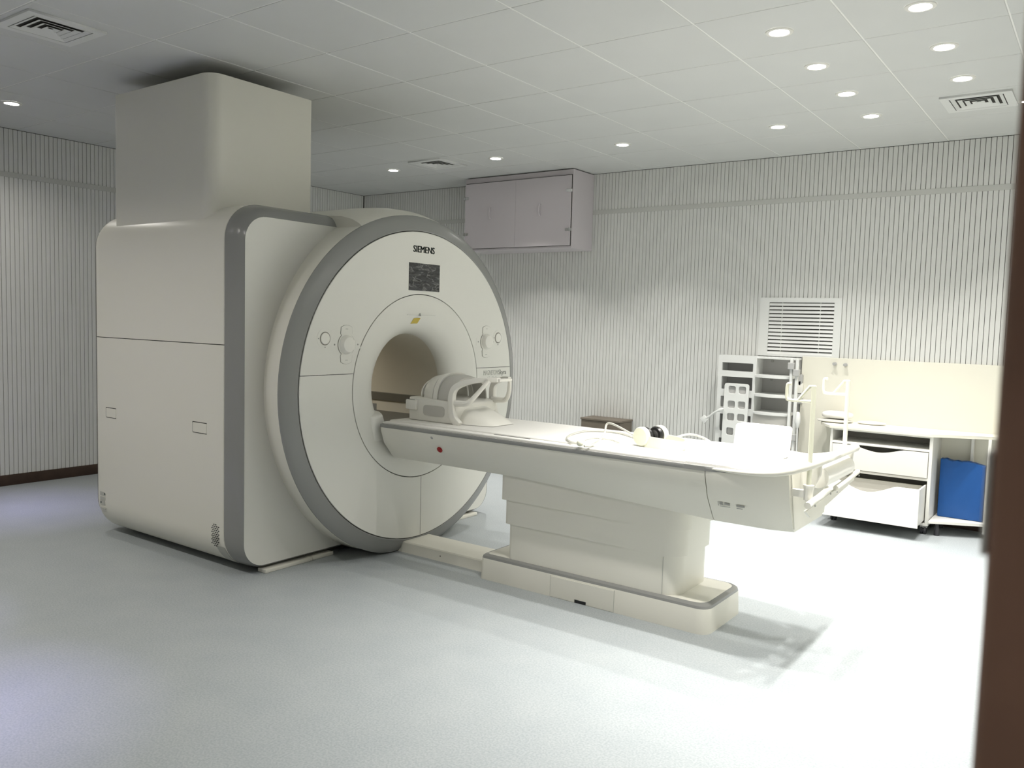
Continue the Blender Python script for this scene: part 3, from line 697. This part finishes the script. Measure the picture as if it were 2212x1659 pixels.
b = BM(); tube(b, smooth_path(p4, 7), .0055, 8); obj('tube', b, M_tube, tb)
c_ = atz((1253, 957), ZT0 + .016)
b = BM(); bmesh.ops.create_uvsphere(b, u_segments=20, v_segments=12, radius=.0165); bmesh.ops.translate(b, verts=b.verts[:], vec=c_); one('squeeze_ball', b, M_ivory, 'small round white squeeze ball at the end of the sound tubing', 'squeeze ball')
# white positioning wedge standing at the foot
b = BM(); P = rrect(0, .245, 0, .140, .014, 4)
prism(b, P, -.035, .035, lambda x_, y_, z_: (1.985 + x_ - .02 * y_, .02 + z_ + .25 * y_, ZT0 + y_)); bevel(b, None, .008, 2)
one('positioning_cushion', b, M_pad, 'white slab-shaped positioning cushion standing near the foot of the patient table', 'cushion')
b = BM(); lathe(b, [(0, .034), (.008, .036), (.012, .030), (.013, 0)], 20, 'z', (*on_table((1553, 972), 0).xy, ZT0)); one('round_marker', b, M_pad, 'small flat white disc at the tubing end near the positioning cushion', 'disc')

# ---------------------------------------------------------------- lilac wall cupboard
cup = thing('wall_cupboard', 'lilac double-door cupboard hung under the ceiling on the slatted back wall', 'cupboard', (-1.21, 2.8, 2.085))
X0, X1, Y0, Y1, Zb, Zt = -1.835, -.595, 2.625, YB - SD - .005, 2.085, H - .008
b = BM(); box(b, X0, X1, Y0, Y1, Zb, Zt); bevel(b, None, .003, 1); obj('carcass', b, M_lilac, cup, None)
xm = (X0 + X1) / 2
b = BM(); box(b, X0 + .01, X1 - .01, Y0 - .003, Y0 - .0005, Zb + .018, Zt - .048); obj('door_gap', b, M_dark, cup, None)
for (xa, xb, xh) in ((X0 + .014, xm - .0006, -1.507), (xm + .0006, X1 - .016, -.934)):
    b = BM(); box(b, xa, xb, Y0 - .020, Y0 - .002, Zb + .022, Zt - .055); bevel(b, None, .0015, 1); d_ = obj('door', b, M_lilac, cup, None)
    b = BM(); tube(b, smooth_path([(xh, Y0 - .020, 2.385), (xh, Y0 - .036, 2.392), (xh, Y0 - .044, 2.435), (xh, Y0 - .036, 2.478), (xh, Y0 - .020, 2.485)], 5), .006, 8); obj('handle', b, M_lilac, d_)
for xh, s_ in ((X0, 1), (X1, -1)):
    for zh in (2.59, 2.245):
        b = BM(); xa, xb = sorted((xh - s_ * .004, xh + s_ * .058)); box(b, xa, xb, Y0 - .026, Y0 - .0205, zh - .012, zh + .012)
        tube(b, [(xh + s_ * .016, Y0 - .024, zh - .016), (xh + s_ * .016, Y0 - .024, zh + .016)], .006, 8); tube(b, [(xh + s_ * .048, Y0 - .024, zh - .014), (xh + s_ * .048, Y0 - .024, zh + .014)], .005, 8); obj('hinge', b, M_chrome, cup)

# ---------------------------------------------------------------- wall louvre
lv = thing('wall_vent', 'white wall vent with horizontal louvres in the slatted wall above the coil rack', 'vent', (1.35, YB, 1.19))
yv = YB - SD
U = lambda u, v, w_: (u, yv - .008 + w_, v)
obj('frame', plate([(1.028, 1.190), (1.672, 1.190), (1.672, 1.663), (1.028, 1.663)], [[(1.104, 1.21), (1.617, 1.21), (1.617, 1.625), (1.104, 1.625)]], .015, U), M_vent, lv, None)
b = BM(); box(b, 1.10, 1.62, yv - .0018, yv - .0004, 1.2, 1.63); obj('back_plate', b, M_back, lv, None)
nl = 14
for k in range(nl):
    zz = 1.612 - k * (.405 / (nl - .5)); b = BM()
    prism(b, [(yv - .0145, zz - .0135), (yv - .012, zz - .0140), (yv - .0022, zz + .0065), (yv - .0045, zz + .0075)], 1.1045, 1.6165, lambda x_, y_, z_: (z_, x_, y_))
    if k == 0: l0 = obj('louver', b, M_vent, lv, None); z00 = zz
    else: b.free(); link_copy(l0, lv, (0, 0, zz - z00))
for X_ in (1.21, 1.51):
    b = BM(); box(b, X_ - .003, X_ + .003, yv - .0075, yv - .002, 1.212, 1.623); obj('stay', b, M_vent, lv, None)

# ---------------------------------------------------------------- worktop, splash board and drawer cabinet
WZ = .712
b = BM(); prism(b, [(1.605, 2.955), (1.62, 2.76), (1.735, 2.575), (2.415, 2.575), (2.77, 2.775), (3.05, 2.775), (3.05, 2.955)], WZ - .020, WZ); bevel(b, None, .002, 1)
one('worktop', b, M_cream, 'cream worktop with angled corners lying over the drawer cabinet and corner shelf', 'worktop')
b = BM(); box(b, 1.396, 3.05, 2.957, YB - SD - .002, .30, 1.197); bevel(b, None, .002, 1)
one('splash_board', b, M_cream, 'plain cream board standing against the slatted wall behind the worktop', 'board')
for i, (px, lab) in enumerate((((1804, 786), 'small grey coat peg on the cream board, nearer the wall vent'), ((1827, 788), 'small grey coat peg on the cream board, farther from the wall vent'))):
    p = aty(px, 2.95); b = BM(); lathe(b, [(2.957, .013), (2.950, .013), (2.948, .007), (2.925, .007), (2.923, .012), (2.915, .012), (2.913, .0)], 16, 'y', (p.x, 0, p.z)); one('coat_peg', b, M_clamp, lab, 'peg')

dc = thing('drawer_cabinet', 'white drawer cabinet on castors with its lower drawer pulled open', 'cabinet', (2.08, 2.78, 0))
cx0, cx1, cy0, cy1, cz0, cz1 = 1.738, 2.428, 2.60, 2.955, .062, WZ - .021
def part(name, m_, *a, w_=.0015, par=None): return obj(name, rbox(*a, w_, 1), m_, par or dc, None)
part('side_panel', M_lam, cx0, cx0 + .018, cy0, cy1, cz0, cz1); part('side_panel', M_lam, cx1 - .022, cx1, cy0, cy1, cz0, cz1)
part('bottom_panel', M_lam, cx0 + .018, cx1 - .022, cy0, cy1, cz0, cz0 + .018); part('back_panel', M_niche, cx0 + .018, cx1 - .022, cy1 - .012, cy1, cz0 + .018, cz1)
part('shelf', M_lam, cx0 + .018, cx1 - .022, cy0, cy1 - .012, .583, .600); part('divider', M_lam, cx0 + .018, cx1 - .022, cy0, cy1 - .012, .378, .397)
part('top_rail', M_lam, cx0 + .018, cx1 - .022, cy0 + .01, cy1 - .012, cz1 - .012, cz1)
def wave(x0, x1, z0, z1, dip, xa, xb):
    P = [(x0, z0), (x1, z0), (x1, z1), (xb, z1)]
    for i in range(1, 16):
        t = i / 16; P.append((xb + (xa - xb) * t, z1 - dip * (math.sin(PI * t) ** 1.3)))
    return P + [(xa, z1), (x0, z1)]
def drawer(yf, z0, z1, dip, xa, xb, depth):
    xL, xR_ = cx0 + .021, cx1 - .025
    b = BM(); prism(b, wave(xL, xR_, z0, z1, dip, xa, xb), yf, yf + .018, FY); d_ = obj('drawer', b, M_lam, dc, None)
    part('drawer_side', M_lam, xL + .004, xL + .016, yf + .018, yf + depth, z0 + .01, z1 - .004, par=d_); part('drawer_side', M_lam, xR_ - .016, xR_ - .004, yf + .018, yf + depth, z0 + .01, z1 - .004, par=d_)
    part('drawer_bottom', M_niche, xL + .016, xR_ - .016, yf + .018, yf + depth, z0 + .01, z0 + .02, par=d_); part('drawer_back', M_lam, xL + .016, xR_ - .016, yf + depth - .012, yf + depth, z0 + .02, z1 - .02, par=d_)
drawer(cy0 - .006, .400, .578, .036, 1.90, 2.25, .32); drawer(2.35, .088, .353, .062, 1.87, 2.26, .32)
for (X_, Y_) in ((cx0 + .05, cy0 + .03), (cx1 - .03, cy0 + .03), (cx0 + .05, cy1 - .05), (cx1 - .03, cy1 - .05)):
    b = BM(); lathe(b, [(-.018, .010), (-.018, .026), (-.006, .027), (-.006, .018), (.006, .018), (.006, .027), (.018, .026), (.018, .010)], 20, 'x', (X_, Y_, .027)); cs = obj('castor', b, M_rubber, dc)
    b = BM(); lathe(b, [(.050, .006), (.063, .014)], 10, 'z', (X_, Y_, 0)); box(b, X_ - .022, X_ + .022, Y_ - .012, Y_ + .012, .046, .056); obj('castor_fork', b, M_clamp, cs, None)
# open corner shelf to the right with the blue pad
cs = thing('corner_shelf', 'white open corner shelf unit beside the drawer cabinet', 'shelf', (2.65, 2.8, 0))
poly = [(2.432, 2.575), (2.77, 2.755), (3.05, 2.755), (3.05, 2.955), (2.432, 2.955)]
b = BM(); prism(b, poly, .088, .106); bevel(b, None, .0015, 1); obj('bottom_board', b, M_lam, cs, None)
part('upright', M_lam, 3.03, 3.05, 2.77, 2.955, .106, WZ - .021, par=cs); part('back_upright', M_lam, 2.625, 2.643, 2.90, 2.955, .106, WZ - .021, par=cs)
part('upright', M_lam, 2.745, 2.765, 2.756, 2.79, .03, WZ - .021, par=cs)
for X_, Y_ in ((2.46, 2.93), (2.99, 2.93), (2.99, 2.80), (2.48, 2.64)):
    b = BM(); lathe(b, [(0, .018), (.03, .018), (.088, .010)], 12, 'z', (X_, Y_, 0)); obj('foot', b, M_rubber, cs)
b = BM(); z1 = aty((2030, 993), 2.79).z; P = []
for i in range(9): P.append((2.452 + .285 * i / 8, z1 + (.012 if i < 3 else -.004) - .01 * math.sin(i)))
P = [(2.452, .107), (2.738, .107)] + P[::-1]; prism(b, P, 2.795, 2.865, FY); bevel(b, None, .008, 2)
one('foam_pad', b, M_blue, 'bright blue foam pad standing upright in the open corner shelf', 'foam pad')
# folded clear pads on the worktop
for i, (px, sx, sy, sz, col_, lab) in enumerate((((1748, 905), .13, .10, .012, M_coilgrey, 'flat translucent pad hanging over the worktop end beside the rack posts'), ((1782, 897), .115, .075, .030, M_pad, 'puffy pale cushion lying on the worktop on top of a flat pad'), ((1835, 906), .10, .06, .012, M_pad, 'flat pale pad on the worktop against the cream board'))):
    p = atz(px, WZ + sz * .5); b = BM(); bmesh.ops.create_uvsphere(b, u_segments=24, v_segments=12, radius=1)
    for v in b.verts:
        f_ = 1 + .06 * math.sin(5 * math.atan2(v.co.y, v.co.x) + i); v.co = Vector((v.co.x * sx * f_, v.co.y * sy * f_, math.copysign(abs(v.co.z) ** .6, v.co.z) * sz))
    bmesh.ops.translate(b, verts=b.verts[:], vec=Vector(((1.70, 2.82, WZ + sz), (1.715, 2.84, WZ + sz + .0245), (1.96, 2.87, WZ + sz))[i])); one('coil_pad', b, col_, lab, 'pad', None, 60)

# ---------------------------------------------------------------- coil rack left of the worktop
rk = thing('coil_rack', 'white coil storage rack with slotted frame, curved bins and upright posts', 'rack', (1.08, 2.87, 0))
ya, yb_ = 2.80, YB - SD - .004
def rp(name, m_, *a, w_=.002): return obj(name, rbox(*a, w_, 1), m_, rk, None)
rp('back_board', M_rackgrey, .779, 1.385, yb_ - .012, yb_, .0, 1.18)
obj('slotted_frame', plate([(.762, 0), (1.078, 0), (1.078, 1.186), (.762, 1.186)], [rrect(.795, 1.056, z0_, z1_, .004, 2) for z0_, z1_ in ((1.058, 1.125), (.905, 1.010), (.757, .848), (.56, .70), (.2, .5))], .018, lambda u, v, w_: (u, ya + .009 + w_, v)), M_rack, rk, None)
rp('side_panel', M_rack, .762, .778, ya + .018, yb_, 0, 1.184); rp('divider', M_rack, 1.062, 1.078, ya + .018, yb_, 0, 1.184); rp('top_board', M_rack, .779, 1.39, ya + .0185, yb_ - .0125, 1.168, 1.1835)
for z0_, z1_ in ((1.020, 1.040), (.868, .890), (.726, .746)):
    P = []
    for i in range(13):
        t = i / 12; P.append((1.080 + .285 * t, 2.775 - .045 * math.sin(PI * t)))
    P += [(1.365, yb_ - .013), (1.080, yb_ - .013)]
    b = BM(); prism(b, P, z0_, z1_); bevel(b, None, .002, 1); obj('bin_shelf', b, M_rack, rk)
    b = BM(); lathe(b, [(2.945, .012), (2.95, .012)], 12, 'y', (1.16, 0, z1_ + .11)); obj('bin_stud', b, M_ink2, rk)
P = [(1.080 + .285 * i / 12, 2.785 - .04 * math.sin(PI * i / 12)) for i in range(13)] + [(1.365, 2.86), (1.08, 2.86)]
b = BM(); prism(b, P, .03, .726); obj('bin_skirt', b, M_niche, rk)
for X_ in (1.378, 1.421):
    b = BM(); box(b, X_ - .011, X_ + .011, 2.745, 2.767, 0, 1.182); bevel(b, None, .003, 1); po = obj('post', b, M_rack, rk)
    for z_ in ((1.125, .60) if X_ < 1.4 else (1.075, .57)):
        b = BM(); box(b, X_ - .024, X_ + .024, 2.728, 2.772, z_ - .026, z_ + .026); bevel(b, None, .004, 1); obj('clamp', b, M_clamp, po)
# plate with eight rounded windows leaning on the rack
hx = (.899, .985); holes = []
for z_ in (.905, .785, .683, .565):
    for X_ in hx: holes.append(rrect(X_ - .033, X_ + .033, z_ - .032, z_ + .032, .016, 4))
hp_ = thing('window_plate', 'white plate with eight rounded square windows leaning on the slotted rack', 'plate', (.94, 2.77, .0))
obj('plate', plate(rrect(.836, 1.036, .0, .955, .018, 5), holes, .016, lambda u, v, w_: (u, 2.784 - (.955 - v) * .035 + w_, v), .002), M_rack, hp_, 40)
b = BM(); box(b, .84, 1.03, 2.787, 2.7985, .48, .93); obj('backing', b, M_rackgrey, hp_, None)
# handset, bulb and cable connector hanging at the rack
hs = thing('handset', 'white handset with grey ends hung on the post at the rack edge', 'handset', (1.455, 2.93, .9))
px = aty((1727, 840), 2.93)
for (dz, hh, wd, m_) in ((.0, .045, .024, M_coil), (.075, .04, .02, M_clamp), (-.075, .045, .022, M_clamp), (.045, .02, .012, M_coil)):
    obj('handset_body' if m_ is M_coil else 'handset_end', rbox(px.x - wd, px.x + wd, 2.925, 2.955, px.z + dz - hh, px.z + dz + hh, .005, 2), m_, hs)
px = aty((1722, 905), 2.76); b = BM(); lathe(b, [(px.z - .07, .006), (px.z - .055, .012), (px.z - .02, .022), (px.z + .02, .020), (px.z + .055, .014), (px.z + .062, .0)], 18, 'z', (px.x + .018, 2.715, 0)); tube(b, [(px.x + .018, 2.715, px.z - .065), (px.x + .02, 2.72, px.z - .25), (px.x + .02, 2.74, .28)], .006, 8)
one('call_bulb', b, M_rack, 'white pear-shaped hand bulb hanging with its cord in front of the rack posts', 'hand bulb', None, 50)
cc = thing('cable_connector', 'white diamond-shaped connector on a short bent cable beside the slotted rack', 'connector', (.72, 2.78, .65))
p0 = aty((1568, 886), 2.765); p1_ = aty((1545, 890), 2.75); p2_ = aty((1522, 905), 2.76)
b = BM(); tube(b, smooth_path([p0 + Vector((-.024, -.014, 0)), p0 + Vector((-.034, -.014, 0)), p1_, (p1_ + p2_) / 2 + Vector((0, 0, -.004)), p2_], 5), [.016] * 8 + [.009] * 13, 10); obj('cable', b, M_rack, cc)
b = BM(); prism(b, [(p2_.x - .040, p2_.z), (p2_.x, p2_.z - .042), (p2_.x + .036, p2_.z), (p2_.x - .002, p2_.z + .036)], 2.752, 2.770, FY); bevel(b, None, .004, 2); obj('connector_body', b, M_rack, cc)
# low brown box by the back wall
b = BM(); box(b, -.515, -.105, 2.76, YB - SD - .006, 0, .535); bevel(b, None, .004, 1)
bb = thing('brown_box', 'low dark brown box standing against the slatted back wall behind the table', 'box', (-.31, 2.87, 0)); obj('body', b, M_brownbox, bb, None)
obj('lid', rbox(-.52, -.10, 2.752, YB - SD - .004, .535, .552, .002, 1), M_brownbox, bb, None)
